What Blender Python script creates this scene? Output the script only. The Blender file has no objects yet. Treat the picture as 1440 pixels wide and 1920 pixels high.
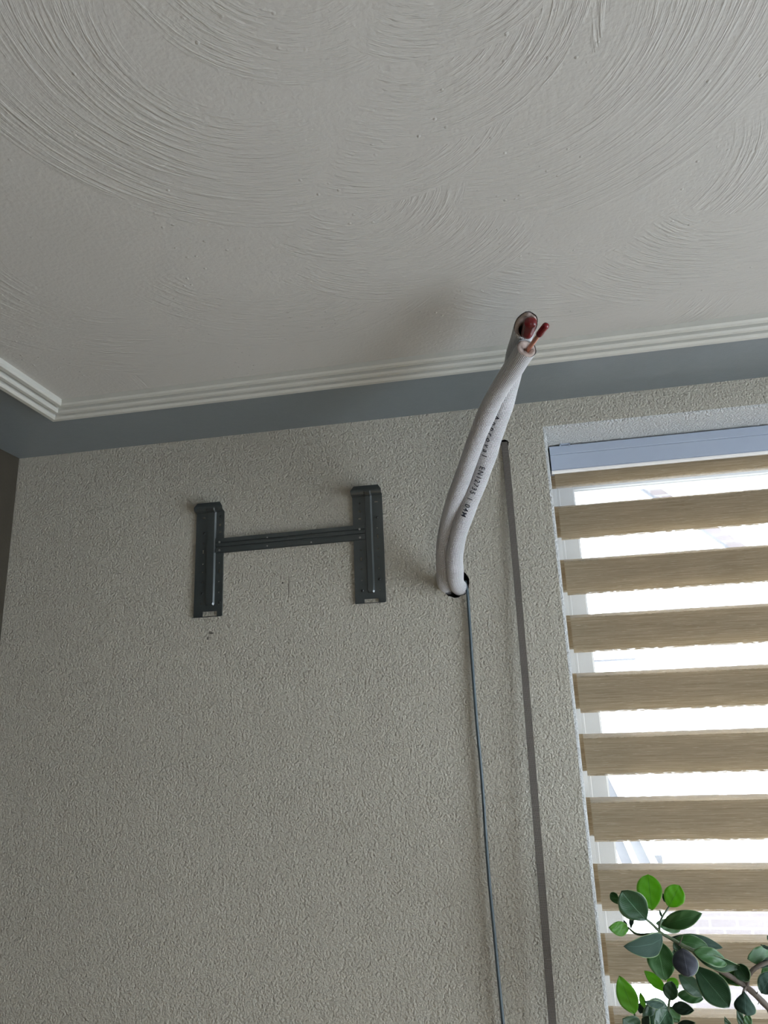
import bpy, bmesh, math, random
import numpy as np
from mathutils import Vector, Matrix, noise
random.seed(7)
C = bpy.context.scene.collection
S = bpy.context.scene

# ------------------------------------------------------------------ camera
F = 1350.0
CAM = Vector((0, -1.4, 1.85))
RX = Vector((0.9828606, 0.1800429, -0.0396170))      # camera right
UY = Vector((0.0865424, -0.2608707, 0.9614868))      # camera up
FW = Vector((-0.1627740, 0.9484361, 0.2719809))      # camera forward
cd = bpy.data.cameras.new('camera'); cam = bpy.data.objects.new('camera', cd); C.objects.link(cam)
m = Matrix.Identity(4)
for i in range(3):
    m[i][0] = RX[i]; m[i][1] = UY[i]; m[i][2] = -FW[i]; m[i][3] = CAM[i]
cam.matrix_world = m
cd.sensor_fit = 'VERTICAL'; cd.sensor_height = 36; cd.lens = F/1920*36; cd.clip_start = 0.02
S.camera = cam
S.view_settings.view_transform = 'Standard'; S.view_settings.look = 'None'
S.view_settings.gamma = 1; S.view_settings.use_curve_mapping = False
S.view_settings.exposure = -0.17

# ------------------------------------------------------------------ sky and daylight
w = bpy.data.worlds.new('overcast_sky'); S.world = w; w.use_nodes = True
bg = w.node_tree.nodes['Background']; bg.inputs[0].default_value = (0.84, 0.92, 1.0, 1); bg.inputs[1].default_value = 8.0

def area(name, loc, direction, sx, sy, power, color):
    l = bpy.data.lights.new(name, 'AREA'); l.shape = 'RECTANGLE'; l.size = sx; l.size_y = sy
    l.energy = power; l.color = color
    o = bpy.data.objects.new(name, l); C.objects.link(o); o.location = loc
    o.rotation_euler = Vector(direction).to_track_quat('-Z', 'Y').to_euler()
    return o
SIDE_X = 1.75
# daylight through the side window (in its opening) and an added warm fill lamp behind the camera
area('side_window_daylight', (SIDE_X+0.05, -0.98, 1.30), (-1, 0, 0), 1.28, 1.80, 32.0, (0.72, 0.85, 1.0))
area('warm_door_fill', (0.9, -3.95, .8), (0, 1, 0), .60, 1.4, 3.5, (1.0, 0.80, 0.50))

sl = bpy.data.lights.new('floor_bounce_sun', 'SUN'); sl.energy = 8.0; sl.angle = .01; sl.color = (1.0, .93, .82)  # added sun: its bounce off the floor lifts lower wall and ceiling
so = bpy.data.objects.new('floor_bounce_sun', sl); C.objects.link(so); so.rotation_euler = Vector((-.75, -.10, -.62)).to_track_quat('-Z', 'Y').to_euler()
pt = area('window_sky_portal', (.825, .29, 1.70), (0, -1, 0), 1.44, 1.37, 1.0, (1, 1, 1)); pt.data.cycles.is_portal = True

# ------------------------------------------------------------------ helpers
def px(x, y, Y):
    """point of the pixel's sight line at world depth Y"""
    d = RX*((x-720)/F) - UY*((y-960)/F) + FW
    return CAM + d*((Y-CAM.y)/d.y)
def pz(x, y, Z):
    d = RX*((x-720)/F) - UY*((y-960)/F) + FW
    return CAM + d*((Z-CAM.z)/d.z)
def pd(x, y, D):
    return CAM + (RX*((x-720)/F) - UY*((y-960)/F) + FW)*D

def link(name, me, mats, parent=None, smooth=False):
    o = bpy.data.objects.new(name, me); C.objects.link(o)
    for mt in (mats if isinstance(mats, (list, tuple)) else [mats]): me.materials.append(mt)
    if smooth:
        for p in me.polygons: p.use_smooth = True
    if parent:
        o.parent = parent
        o.matrix_parent_inverse = Matrix.Translation(parent.location).inverted()
    return o
def obj(name, bm, mats, parent=None, smooth=False):
    bmesh.ops.recalc_face_normals(bm, faces=bm.faces[:])
    me = bpy.data.meshes.new(name); bm.to_mesh(me); bm.free()
    return link(name, me, mats, parent, smooth)
def thing(name, label, cat, loc=(0, 0, 0), group=None, kind=None):
    o = bpy.data.objects.new(name, None); C.objects.link(o); o.location = loc; o.empty_display_size = .05
    return tag(o, label, cat, group, kind)
def tag(o, label=None, cat=None, group=None, kind=None):
    if label: o['label'] = label
    if cat: o['category'] = cat
    if group: o['group'] = group
    if kind: o['kind'] = kind
    return o
def box(bm, x0, x1, y0, y1, z0, z1, mi=0, bev=0.0):
    vs = [bm.verts.new((x, y, z)) for x in (x0, x1) for y in (y0, y1) for z in (z0, z1)]
    fs = []
    for q in ((0,1,3,2),(4,6,7,5),(0,4,5,1),(2,3,7,6),(0,2,6,4),(1,5,7,3)):
        f = bm.faces.new([vs[i] for i in q]); f.material_index = mi; fs.append(f)
    if bev:
        es = {e for f in fs for e in f.edges}
        bmesh.ops.bevel(bm, geom=list(es), offset=bev, segments=2, affect='EDGES', profile=.5)
    return fs
def boxes(*bs, bev=0.0):
    bm = bmesh.new()
    for b in bs: box(bm, *b, bev=bev)
    return bm
def prism(bm, pts, axis, a, b, mi=0):
    """extrude a closed 2D outline along axis; pts are the two other coords in xyz order"""
    def mk(p, t):
        return {'x': (t, p[0], p[1]), 'y': (p[0], t, p[1]), 'z': (p[0], p[1], t)}[axis]
    A = [bm.verts.new(mk(p, a)) for p in pts]; B = [bm.verts.new(mk(p, b)) for p in pts]
    n = len(pts); fs = [bm.faces.new(A), bm.faces.new(B[::-1])]
    for i in range(n): fs.append(bm.faces.new((A[i], B[i], B[(i+1) % n], A[(i+1) % n])))
    for f in fs: f.material_index = mi
    return fs
def catmull(P, n=10):
    P = [Vector(p) for p in P]
    Q = [P[0]*2-P[1]] + P + [P[-1]*2-P[-2]]
    out = []
    for i in range(1, len(Q)-2):
        for k in range(n):
            t = k/n; a, b, c, d = Q[i-1:i+3]
            out.append(.5*((2*b)+(c-a)*t+(2*a-5*b+4*c-d)*t*t+(3*b-a-3*c+d)*t**3))
    out.append(P[-1]); return out
def frames(pts):
    fr = []; s = 0
    for i, p in enumerate(pts):
        t = (pts[min(i+1, len(pts)-1)]-pts[max(i-1, 0)]).normalized()
        if i: s += (p-pts[i-1]).length
        c = CAM-p; n = (c-t*c.dot(t)).normalized(); b = t.cross(n)
        fr.append((p, t, n, b, s))
    return fr
def tube(bm, fr, rad, seg=28, caps=(True, True), mi=0, endskew=None, uv=True):
    """sweep; rad a number or f(i, n); endskew(ang) moves the last ring along the tangent"""
    L = bm.loops.layers.uv.verify() if uv else None
    rings = []
    for i, (p, t, n, b, s) in enumerate(fr):
        r = rad(i/(len(fr)-1)) if callable(rad) else rad
        ring = []
        for k in range(seg):
            a = 2*math.pi*k/seg
            off = t*endskew(a) if (endskew and i == len(fr)-1) else Vector()
            ring.append(bm.verts.new(p+(n*math.cos(a)+b*math.sin(a))*r+off))
        rings.append(ring)
    for i in range(len(rings)-1):
        for k in range(seg):
            k2 = (k+1) % seg
            f = bm.faces.new((rings[i][k], rings[i][k2], rings[i+1][k2], rings[i+1][k])); f.smooth = True; f.material_index = mi
            if L:
                for lp, (ss, kk) in zip(f.loops, ((i, k), (i, k+1), (i+1, k+1), (i+1, k))):
                    lp[L].uv = (fr[ss][4], kk/seg)
    if caps[0]: bm.faces.new(rings[0][::-1]).material_index = mi
    if caps[1]: bm.faces.new(rings[-1]).material_index = mi
    return rings

# ------------------------------------------------------------------ materials
class NT:
    def __init__(s, name):
        s.m = bpy.data.materials.new(name); s.m.use_nodes = True; s.t = s.m.node_tree
        s.b = s.t.nodes['Principled BSDF']; s.out = s.t.nodes['Material Output']
    def n(s, typ, *ins, **kw):
        nd = s.t.nodes.new(typ)
        for k, v in kw.items(): setattr(nd, k, v)
        for i, v in enumerate(ins):
            if v is None: continue
            s.put(nd.inputs[i], v)
        return nd
    def put(s, sock, v):
        if hasattr(v, 'is_output') or isinstance(v, bpy.types.NodeSocket): s.t.links.new(v, sock)
        elif isinstance(v, bpy.types.Node): s.t.links.new(v.outputs[0], sock)
        else: sock.default_value = v
    def M(s, op, *a, clamp=False):
        nd = s.n('ShaderNodeMath', *a, operation=op); nd.use_clamp = clamp; return nd.outputs[0]
    def ss(s, v, a, b):
        nd = s.n('ShaderNodeMapRange', interpolation_type='SMOOTHSTEP'); s.put(nd.inputs[0], v)
        nd.inputs[1].default_value = a; nd.inputs[2].default_value = b; return nd.outputs[0]
    def set(s, **kw):
        for k, v in kw.items(): s.put(s.b.inputs[k], v)
    def pos(s): return s.n('ShaderNodeNewGeometry').outputs['Position']
    def noise(s, vec, scale, detail=2, rough=.5, dist=0.0):
        nd = s.n('ShaderNodeTexNoise'); s.put(nd.inputs['Vector'], vec)
        nd.inputs['Scale'].default_value = scale; nd.inputs['Detail'].default_value = detail
        nd.inputs['Roughness'].default_value = rough; nd.inputs['Distortion'].default_value = dist
        return nd.outputs[0]
    def scale(s, vec, v):
        return s.n('ShaderNodeVectorMath', vec, v, operation='MULTIPLY').outputs[0]
    def mixc(s, f, a, b):
        nd = s.n('ShaderNodeMix', data_type='RGBA'); s.put(nd.inputs[0], f); s.put(nd.inputs[6], a); s.put(nd.inputs[7], b)
        return nd.outputs[2]
    def bump(s, h, strength=1.0, dist=0.001):
        nd = s.n('ShaderNodeBump'); s.put(nd.inputs['Height'], h)
        nd.inputs['Strength'].default_value = strength; nd.inputs['Distance'].default_value = dist
        s.t.links.new(nd.outputs[0], s.b.inputs['Normal']); return nd
def rgb(r, g, b): return (r, g, b, 1)
def simple(name, col, rough=.6, metal=0.0, var=.06, sc=40, bump=0.0, **kw):
    t = NT(name); nz = t.noise(t.pos(), sc, 3)
    c2 = tuple(max(0, c*(1-var*2)) for c in col[:3])+(1,)
    t.set(**{'Base Color': t.mixc(nz, col, c2), 'Roughness': rough, 'Metallic': metal}, **kw)
    if bump: t.bump(t.noise(t.pos(), sc*6, 2), .6, bump)
    return t.m

def stippled_plaster(name, col, marks=False):
    t = NT(name); P = t.pos()
    a = t.noise(P, 230, 4, .65); b = t.noise(P, 90, 3, .6)
    v = t.n('ShaderNodeTexVoronoi', P, None, 240.0)
    h = t.M('ADD', t.M('MULTIPLY', a, 1.2), t.M('ADD', t.M('MULTIPLY', b, .8), t.M('MULTIPLY', v.outputs[0], -.35)))
    t.bump(h, .95, .0095)
    col2 = tuple(c*.90 for c in col[:3])+(1,)
    c = t.mixc(t.noise(P, 4, 4), col, col2)
    if marks:
        def spot(x, z, r, sx=1.0, sz=1.0):
            d = t.n('ShaderNodeVectorMath', t.scale(t.n('ShaderNodeVectorMath', P, (x, 0, z), operation='SUBTRACT').outputs[0], (sx, 0, sz)), operation='LENGTH').outputs[1]
            return t.M('SUBTRACT', 1.0, t.ss(d, r*.7, r*1.25))
        ms = [spot(-.4569, 2.1198, .0021), spot(-.4438, 2.119, .0006, 1, .035), spot(-.4445, 2.099, .0005, 1, .05),
              spot(-.6095, 2.0265, .0016, .28, 1), spot(-.6165, 2.0165, .0016, 1, .45), spot(-.612, 2.029, .0012, .5, 1)]
        mk = ms[0]
        for q in ms[1:]: mk = t.M('MAXIMUM', mk, q)
        c = t.mixc(t.M('MULTIPLY', mk, .8), c, rgb(.03, .027, .02))
    t.set(**{'Base Color': c, 'Roughness': .82}); t.b.inputs['Specular IOR Level'].default_value = .3
    return t.m

M = {}
M['wall'] = stippled_plaster('cream_stippled_plaster', rgb(.60, .565, .475), marks=True)
M['reveal'] = stippled_plaster('lightened_reveal_plaster', rgb(.72, .73, .72))  # lighter than the wall, standing in for light on the reveal
M['wall_plain'] = stippled_plaster('cream_plaster', rgb(.60, .565, .475))
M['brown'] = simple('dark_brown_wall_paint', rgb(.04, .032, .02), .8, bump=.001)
M['floor'] = simple('oak_floor', rgb(.50, .38, .25), .45, var=.15, sc=8)
M['border'] = simple('grey_border_paint', rgb(.16, .18, .19), .36, bump=.0004, sc=60)
M['trim'] = simple('white_trim_paint', rgb(.46, .455, .41), .45, var=.04)
M['pvc'] = simple('white_pvc', rgb(.80, .82, .83), .3, var=.02)
M['case'] = simple('blind_cassette_sky_tint', rgb(.36, .41, .50), .38, var=.03)  # white cassette with the blue-grey of sky light put into its colour
M['caselip'] = simple('blind_lip_white', rgb(.85, .83, .80), .4, var=.03)
M['dark'] = simple('dark_void', rgb(.006, .006, .010), .9)
M['steel'] = simple('dark_zinc_steel', rgb(.055, .066, .066), .45, .5, var=.1, sc=25, **{'Coat Weight': 1.0, 'Coat Roughness': .22})
M['screw'] = simple('dark_screw_steel', rgb(.04, .045, .045), .4, .8)
M['rivet'] = simple('bright_rivet_steel', rgb(.42, .42, .40), .35, .8)
M['copper'] = simple('copper', rgb(.62, .28, .20), .28, .9)
M['redcap'] = simple('dark_red_plastic', rgb(.13, .003, .006), .25, var=.1, sc=120)
M['foam'] = simple('pale_foam', rgb(.52, .42, .37), .9, var=.2, sc=300, bump=.002)
M['ink'] = simple('black_ink', rgb(.02, .025, .04), .6)
M['cable'] = simple('blue_grey_cable_jacket', rgb(.06, .085, .10), .38, var=.08)
M['pot'] = simple('grey_ceramic', rgb(.3, .3, .3), .5)
M['soil'] = simple('dark_soil', rgb(.05, .035, .025), .95, bump=.004)
M['hbrick_white'] = simple('white_render', rgb(.85, .85, .84), .9)
M['hslate'] = simple('pale_slate', rgb(.075, .08, .095), .8)
M['hgrey'] = simple('grey_gutter', rgb(.06, .065, .08), .7)

FANS = [((-150, 760), (-20, 560), (120, 600), 60), ((1500, -60), (1300, 60), (1150, 180), 60), ((-80, -120), (60, 20), (110, 90), 70),
    ((450, 440), (540, 560), (640, 640), 75), ((180, 480), (80, 560), (10, 660), 60), ((430, 30), (300, 190), (110, 330), 75),
    ((520, -160), (480, 20), (420, 140), 60), ((900, 60), (1010, 260), (1250, 330), 75), ((1120, 330), (1230, 440), (1330, 540), 75),
    ((1440, 300), (1420, 420), (1400, 560), 60), ((720, 380), (760, 440), (790, 560), 60), ((640, 350), (680, 410), (735, 480), 65),
    ((690, 180), (760, 260), (850, 340), 62), ((760, 20), (850, 110), (960, 215), 68), ((800, -160), (880, -20), (960, 60), 65),
    ((1180, 560), (1210, 590), (1250, 640), 50)]
def trowel_sweeps(x, y, Z):
    """polar coordinates (radius, turn) and strength of each trowel sweep at ceiling points"""
    out = []
    for i, (c, a, o, hw) in enumerate(FANS):
        c, a, o = pz(*c, Z), pz(*a, Z), pz(*o, Z)
        r0, r1 = sorted(((a-c).length, (o-c).length)); u = Vector(((a+o)/2-c)[:2]).normalized()
        dx, dy = x-c.x, y-c.y; r = np.sqrt(dx*dx+dy*dy); dot = (dx*u.x+dy*u.y)/np.maximum(r, .001)
        crs = (dx*u.y-dy*u.x)/np.maximum(r, .001); ang = np.arctan2(crs, dot)
        def ss(v, e0, e1): q = np.clip((v-e0)/(e1-e0), 0, 1); return q*q*(3-2*q)
        ch = math.cos(math.radians(hw))
        wob = .012*np.sin(ang*7+i)+.006*np.sin(ang*17+2*i)
        out.append((r, ang*.012+i*.37, ss(r, r0*.7, r0*1.1)*(1-ss(r, r1*(.975+wob), r1*(1.005+wob)))*ss(dot, ch-.1, ch+.2)))
    return out
def ceiling_mat():
    t = NT('trowelled_ceiling_plaster'); P = t.pos()
    fine = t.noise(P, 190, 2, .5); mid = t.noise(P, 75, 2, .5)
    base = t.M('ADD', t.M('MULTIPLY', fine, .30), t.M('MULTIPLY', mid, .22))
    nd = t.n('ShaderNodeAttribute', attribute_name='sweep'); sp = t.n('ShaderNodeSeparateXYZ', nd.outputs[1])
    st = t.noise(t.n('ShaderNodeCombineXYZ', sp.outputs[0], sp.outputs[1], 0.0).outputs[0], 190, 3, .65)
    st = t.M('MULTIPLY', t.ss(st, .40, .72), t.M('ADD', .25, t.noise(P, 8, 1)))
    sw = t.M('MULTIPLY', st, sp.outputs[2])
    vb = t.n('ShaderNodeTexVoronoi', P, None, 62.0); blob = t.M('SUBTRACT', 1.0, t.ss(vb.outputs[0], .04, .17))
    blob = t.M('MULTIPLY', blob, t.ss(t.noise(P, 9, 2), .5, .62))
    h = t.M('ADD', t.M('ADD', base, t.M('MULTIPLY', sw, .42)), t.M('MULTIPLY', blob, .35))
    t.bump(h, .75, .0026)
    c = t.mixc(t.noise(P, 3, 3), rgb(.42, .408, .38), rgb(.385, .37, .335))
    t.set(**{'Base Color': c, 'Roughness': .7}); t.b.inputs['Specular IOR Level'].default_value = .35
    return t.m
M['ceiling'] = ceiling_mat()

def weave_mat(name, col, pu, pv, depth, rough=.7, colv=.25, nseg=1):
    t = NT(name); uv = t.n('ShaderNodeUVMap').outputs[0]; sp = t.n('ShaderNodeSeparateXYZ', uv)
    a = t.M('SINE', t.M('MULTIPLY', sp.outputs[0], 2*math.pi/pu)); b = t.M('SINE', t.M('MULTIPLY', sp.outputs[1], 2*math.pi*pv))
    h = t.M('ADD', t.M('MULTIPLY', a, .5), t.M('MULTIPLY', b, .5))
    t.bump(h, .9, depth)
    k = t.M('MULTIPLY', t.M('ADD', h, 1.0), .5)
    t.set(**{'Base Color': t.mixc(k, tuple(c*(1-colv) for c in col[:3])+(1,), col), 'Roughness': rough})
    return t.m
M['sleeve'] = weave_mat('white_woven_sleeve', rgb(.74, .74, .765), .0025, 40, .0012, .55, .32)

def strap_mat():
    t = NT('brown_woven_webbing'); P = t.pos(); sp = t.n('ShaderNodeSeparateXYZ', P)
    a = t.M('SINE', t.M('MULTIPLY', t.M('ADD', sp.outputs[0], t.M('MULTIPLY', sp.outputs[2], .6)), 2*math.pi/.0024))
    b = t.M('SINE', t.M('MULTIPLY', t.M('SUBTRACT', sp.outputs[0], t.M('MULTIPLY', sp.outputs[2], .6)), 2*math.pi/.0024))
    h = t.M('MULTIPLY', a, b); k = t.ss(h, -.2, .7)
    t.set(**{'Base Color': t.mixc(k, rgb(.075, .062, .052), rgb(.22, .20, .175)), 'Roughness': .8}); t.bump(h, .8, .0006)
    return t.m
M['strap'] = strap_mat()

def fabric(name, opaque):
    t = NT(name); P = t.pos(); t.t.nodes.remove(t.b)
    tr = t.n('ShaderNodeBsdfTransparent'); tl = t.n('ShaderNodeBsdfTranslucent'); df = t.n('ShaderNodeBsdfDiffuse')
    mix = t.n('ShaderNodeMixShader'); mx2 = t.n('ShaderNodeMixShader')
    if opaque:
        st = t.noise(t.scale(P, (10, 10, 900)), 1.0, 4, .65)
        st2 = t.noise(t.scale(P, (40, 40, 1500)), 1.0, 2, .6)
        c = t.mixc(t.ss(st, .3, .7), rgb(.38, .31, .21), rgb(.58, .49, .36))
        c = t.mixc(t.ss(st2, .62, .75), c, rgb(.8, .74, .6))
        t.put(tl.inputs[0], t.mixc(.10, c, rgb(.10, .05, .01))); t.put(df.inputs[0], c)
        t.put(mix.inputs[0], .60); t.put(mix.inputs[1], df.outputs[0]); t.put(mix.inputs[2], tl.outputs[0])
        holes = t.M('MULTIPLY', t.ss(st2, .68, .80), .25)
        t.put(mx2.inputs[0], t.M('ADD', .004, holes)); t.put(mx2.inputs[1], mix.outputs[0]); t.put(mx2.inputs[2], tr.outputs[0])
    else:
        t.put(tl.inputs[0], rgb(.9, .9, .88)); t.put(df.inputs[0], rgb(.85, .86, .86))
        sp = t.n('ShaderNodeSeparateXYZ', P)
        th = t.M('ADD', t.M('MULTIPLY', t.M('SINE', t.M('MULTIPLY', sp.outputs[0], 2*math.pi/.0016)), .025), .91)
        t.put(mix.inputs[0], .5); t.put(mix.inputs[1], df.outputs[0]); t.put(mix.inputs[2], tl.outputs[0])
        t.put(mx2.inputs[0], th); t.put(mx2.inputs[1], mix.outputs[0]); t.put(mx2.inputs[2], tr.outputs[0])
    t.t.links.new(mx2.outputs[0], t.out.inputs[0]); return t.m
def fringe():
    m = M['fab'].copy(); m.name = 'loose_band_edge_threads'; nt = m.node_tree
    out = [n for n in nt.nodes if n.type == 'OUTPUT_MATERIAL'][0]; src = out.inputs[0].links[0].from_socket
    g = nt.nodes.new('ShaderNodeNewGeometry'); v = nt.nodes.new('ShaderNodeVectorMath'); v.operation = 'MULTIPLY'; v.inputs[1].default_value = (90, 90, 700)
    nt.links.new(g.outputs['Position'], v.inputs[0]); nz = nt.nodes.new('ShaderNodeTexNoise'); nz.inputs['Scale'].default_value = 1; nz.inputs['Detail'].default_value = 3
    nt.links.new(v.outputs[0], nz.inputs['Vector'])
    mr = nt.nodes.new('ShaderNodeMapRange'); mr.inputs[1].default_value = .44; mr.inputs[2].default_value = .62; mr.inputs[4].default_value = .55
    nt.links.new(nz.outputs[0], mr.inputs[0]); tr = nt.nodes.new('ShaderNodeBsdfTransparent'); mx = nt.nodes.new('ShaderNodeMixShader')
    nt.links.new(mr.outputs[0], mx.inputs[0]); nt.links.new(src, mx.inputs[1]); nt.links.new(tr.outputs[0], mx.inputs[2]); nt.links.new(mx.outputs[0], out.inputs[0])
    return m
M['fab'] = fabric('beige_band_fabric', True); M['fringe'] = fringe(); M['sheer'] = fabric('sheer_mesh_fabric', False)

def glass():
    t = NT('window_glass'); t.t.nodes.remove(t.b)
    tr = t.n('ShaderNodeBsdfTransparent'); gl = t.n('ShaderNodeBsdfGlossy'); gl.inputs['Roughness'].default_value = 0.02
    fr = t.n('ShaderNodeFresnel'); fr.inputs[0].default_value = 1.45
    mx = t.n('ShaderNodeMixShader'); t.put(mx.inputs[0], t.M('MULTIPLY', fr, .6)); t.put(mx.inputs[1], tr.outputs[0]); t.put(mx.inputs[2], gl.outputs[0])
    t.t.links.new(mx.outputs[0], t.out.inputs[0]); return t.m
M['glass'] = glass()

def brick_mat():
    t = NT('pinkish_brick'); P = t.pos(); sp = t.n('ShaderNodeSeparateXYZ', P)
    v = t.n('ShaderNodeCombineXYZ', sp.outputs[0], sp.outputs[2], 0.0).outputs[0]
    b = t.n('ShaderNodeTexBrick', v, rgb(.08, .055, .06), rgb(.10, .075, .077), rgb(.16, .15, .15))
    b.inputs['Scale'].default_value = 1.0; b.inputs['Brick Width'].default_value = .24; b.inputs['Row Height'].default_value = .085
    b.inputs['Mortar Size'].default_value = .010
    t.set(**{'Base Color': b.outputs[0], 'Roughness': .9}); return t.m
M['brick'] = brick_mat()

def leaf_mat(name, top, trans, tw, spec=.5, rough=.38):
    trans = tuple(min(.95, x*(1.25 if 'bright' in name else .8)) for x in trans[:3])+(1,)
    t = NT(name); P = t.pos(); uv = t.n('ShaderNodeUVMap').outputs[0]; sp = t.n('ShaderNodeSeparateXYZ', uv)
    u = t.M('ABSOLUTE', sp.outputs[0])
    vein = t.M('SUBTRACT', 1.0, t.ss(u, .015, .05))
    fine = t.M('SINE', t.M('MULTIPLY', t.M('SUBTRACT', sp.outputs[1], t.M('MULTIPLY', u, .45)), 95.0))
    lum = t.noise(P, 60, 3)
    c = t.mixc(lum, top, tuple(x*.72 for x in top[:3])+(1,))
    c = t.mixc(t.M('MULTIPLY', vein, .55), c, tuple(min(1, x*1.9+.03) for x in top[:3])+(1,))
    edge = t.ss(u, .93, .99)  # rim highlight along the blade edge, painted into the colour
    c = t.mixc(t.M('MULTIPLY', edge, .5), c, rgb(.45, .6, .3))
    t.set(**{'Base Color': c, 'Roughness': rough}); t.b.inputs['Specular IOR Level'].default_value = spec
    t.bump(t.M('ADD', t.M('MULTIPLY', fine, .12), t.M('MULTIPLY', vein, -.6)), .5, .0006)
    tl = t.n('ShaderNodeBsdfTranslucent'); t.put(tl.inputs[0], t.mixc(vein, trans, tuple(x*.5 for x in trans[:3])+(1,)))
    mx = t.n('ShaderNodeMixShader'); t.put(mx.inputs[0], tw); t.put(mx.inputs[1], t.b.outputs[0]); t.put(mx.inputs[2], tl.outputs[0])
    t.t.links.new(mx.outputs[0], t.out.inputs[0]); return t.m
M['leafB'] = leaf_mat('young_backlit_bright_leaf', rgb(.11, .27, .035), rgb(.30, .62, .05), .5)  # light from behind partly put into these brighter leaf colours
M['leafG'] = leaf_mat('green_leaf', rgb(.05, .15, .04), rgb(.09, .27, .05), .3)
M['leafD'] = leaf_mat('mature_dark_leaf', rgb(.022, .075, .028), rgb(.02, .10, .02), .15)
M['leafS'] = leaf_mat('grey_green_leaf', rgb(.035, .07, .05), rgb(.03, .08, .04), .12, .2, .65)
M['leafP'] = leaf_mat('dusky_purple_leaf', rgb(.035, .04, .055), rgb(.01, .01, .01), .03, .5, .6)
M['stemG'] = simple('green_stem', rgb(.075, .11, .05), .5, var=.15, sc=120)
M['bark'] = simple('brown_grey_bark', rgb(.17, .135, .11), .8, var=.25, sc=150, bump=.001)

# ------------------------------------------------------------------ room shell
H = 2.457; XL = -1.092; XR = SIDE_X; YF = -4.0
WX0, WX1, WZ0, WZ1 = .0995, 1.55, 1.02, 2.3955; WT = .30
def holed_panel(bm, a0, a1, h0, h1, wa0, wa1, wh0, wh1, mk):
    """front and back skins of a wall with one opening, reveals and outer rim"""
    A = (a0, wa0, wa1, a1); Hh = (h0, wh0, wh1, h1)
    V = {(i, j, k): bm.verts.new(mk(A[i], k, Hh[j])) for i in range(4) for j in range(4) for k in (0, 1)}
    for i in range(3):
        for j in range(3):
            if (i, j) == (1, 1): continue
            for k in (0, 1): bm.faces.new([V[q] for q in ((i, j, k), (i+1, j, k), (i+1, j+1, k), (i, j+1, k))])
    for i in range(3):
        for j in (0, 3): bm.faces.new([V[q] for q in ((i, j, 0), (i+1, j, 0), (i+1, j, 1), (i, j, 1))])
        for j in (0, 3): bm.faces.new([V[q] for q in ((j, i, 0), (j, i+1, 0), (j, i+1, 1), (j, i, 1))])
    for q in (((1,1),(2,1)), ((2,1),(2,2)), ((2,2),(1,2)), ((1,2),(1,1))):
        (a, b), (c, d) = q; bm.faces.new([V[(a, b, 0)], V[(c, d, 0)], V[(c, d, 1)], V[(a, b, 1)]])
    return V
bm = bmesh.new()
V = holed_panel(bm, XL-.1, XR+.15, 0, H, WX0, WX1, WZ0, WZ1, lambda a, k, h: (a, k*WT, h))
bm.normal_update()
ring = [V[(1, 1, 0)], V[(2, 1, 0)], V[(2, 2, 0)], V[(1, 2, 0)]]
es = [e for e in bm.edges if e.verts[0] in ring and e.verts[1] in ring]
bmesh.ops.bevel(bm, geom=es, offset=.006, segments=3, affect='EDGES', profile=.5)
wall = obj('wall_back', bm, M['wall'])
def jag_cyl(cx, cz, rx, rz, depth, n=26, jag=.12, seed=1):
    random.seed(seed); bm = bmesh.new(); pts = []
    for k in range(n):
        a = 2*math.pi*k/n; q = 1+random.uniform(-jag, jag)
        pts.append((cx+math.cos(a)*rx*q, cz+math.sin(a)*rz*q))
    prism(bm, pts, 'y', -.05, depth)
    return obj('cutter', bm, M['dark'])
cut1 = jag_cyl(-.1035, 2.0935, .0275, .0275, .22, seed=3, jag=.06)
cut2 = jag_cyl(.0142, 2.3745, .0085, .007, .10, n=9, jag=.2, seed=5)
for cobj in (cut1, cut2):
    md = wall.modifiers.new('cut', 'BOOLEAN'); md.object = cobj; md.operation = 'DIFFERENCE'; md.solver = 'EXACT'
    try: md.material_mode = 'TRANSFER'
    except Exception: pass
dg = bpy.context.evaluated_depsgraph_get(); dg.update()
me = bpy.data.meshes.new_from_object(wall.evaluated_get(dg)); wall.modifiers.clear(); wall.data = me
for cobj in (cut1, cut2): bpy.data.objects.remove(cobj)
tag(wall, kind='structure')
while len(me.materials) < 2: me.materials.append(M['dark'])
me.materials.append(M['reveal'])
for p in me.polygons:        # reveal of the window opening, lightened in place of its glow
    c = p.center
    if .0004 < c.y < WT-.001 and WX0-.008 < c.x < WX1+.008 and WZ0-.008 < c.z < WZ1+.008 and p.area > 1e-5: p.material_index = 2
# wall left, right (with window opening), front, floor
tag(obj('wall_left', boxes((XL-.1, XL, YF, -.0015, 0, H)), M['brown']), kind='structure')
bm = bmesh.new()
holed_panel(bm, YF, 0, 0, H, -1.66, -.30, .35, 2.25, lambda a, k, h: (XR+k*.15, a, h))
tag(obj('wall_right', bm, M['wall_plain']), kind='structure')
bm = bmesh.new()
holed_panel(bm, XL-.1, XR+.15, 0, H, .55, 1.25, .02, 1.6, lambda a, k, h: (a, YF-.0-k*.15, h))
tag(obj('wall_front', bm, M['wall_plain']), kind='structure')
tag(obj('floor', boxes((XL-.1, XR+.15, YF-.15, WT, -.1, 0)), M['floor']), kind='structure')
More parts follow.
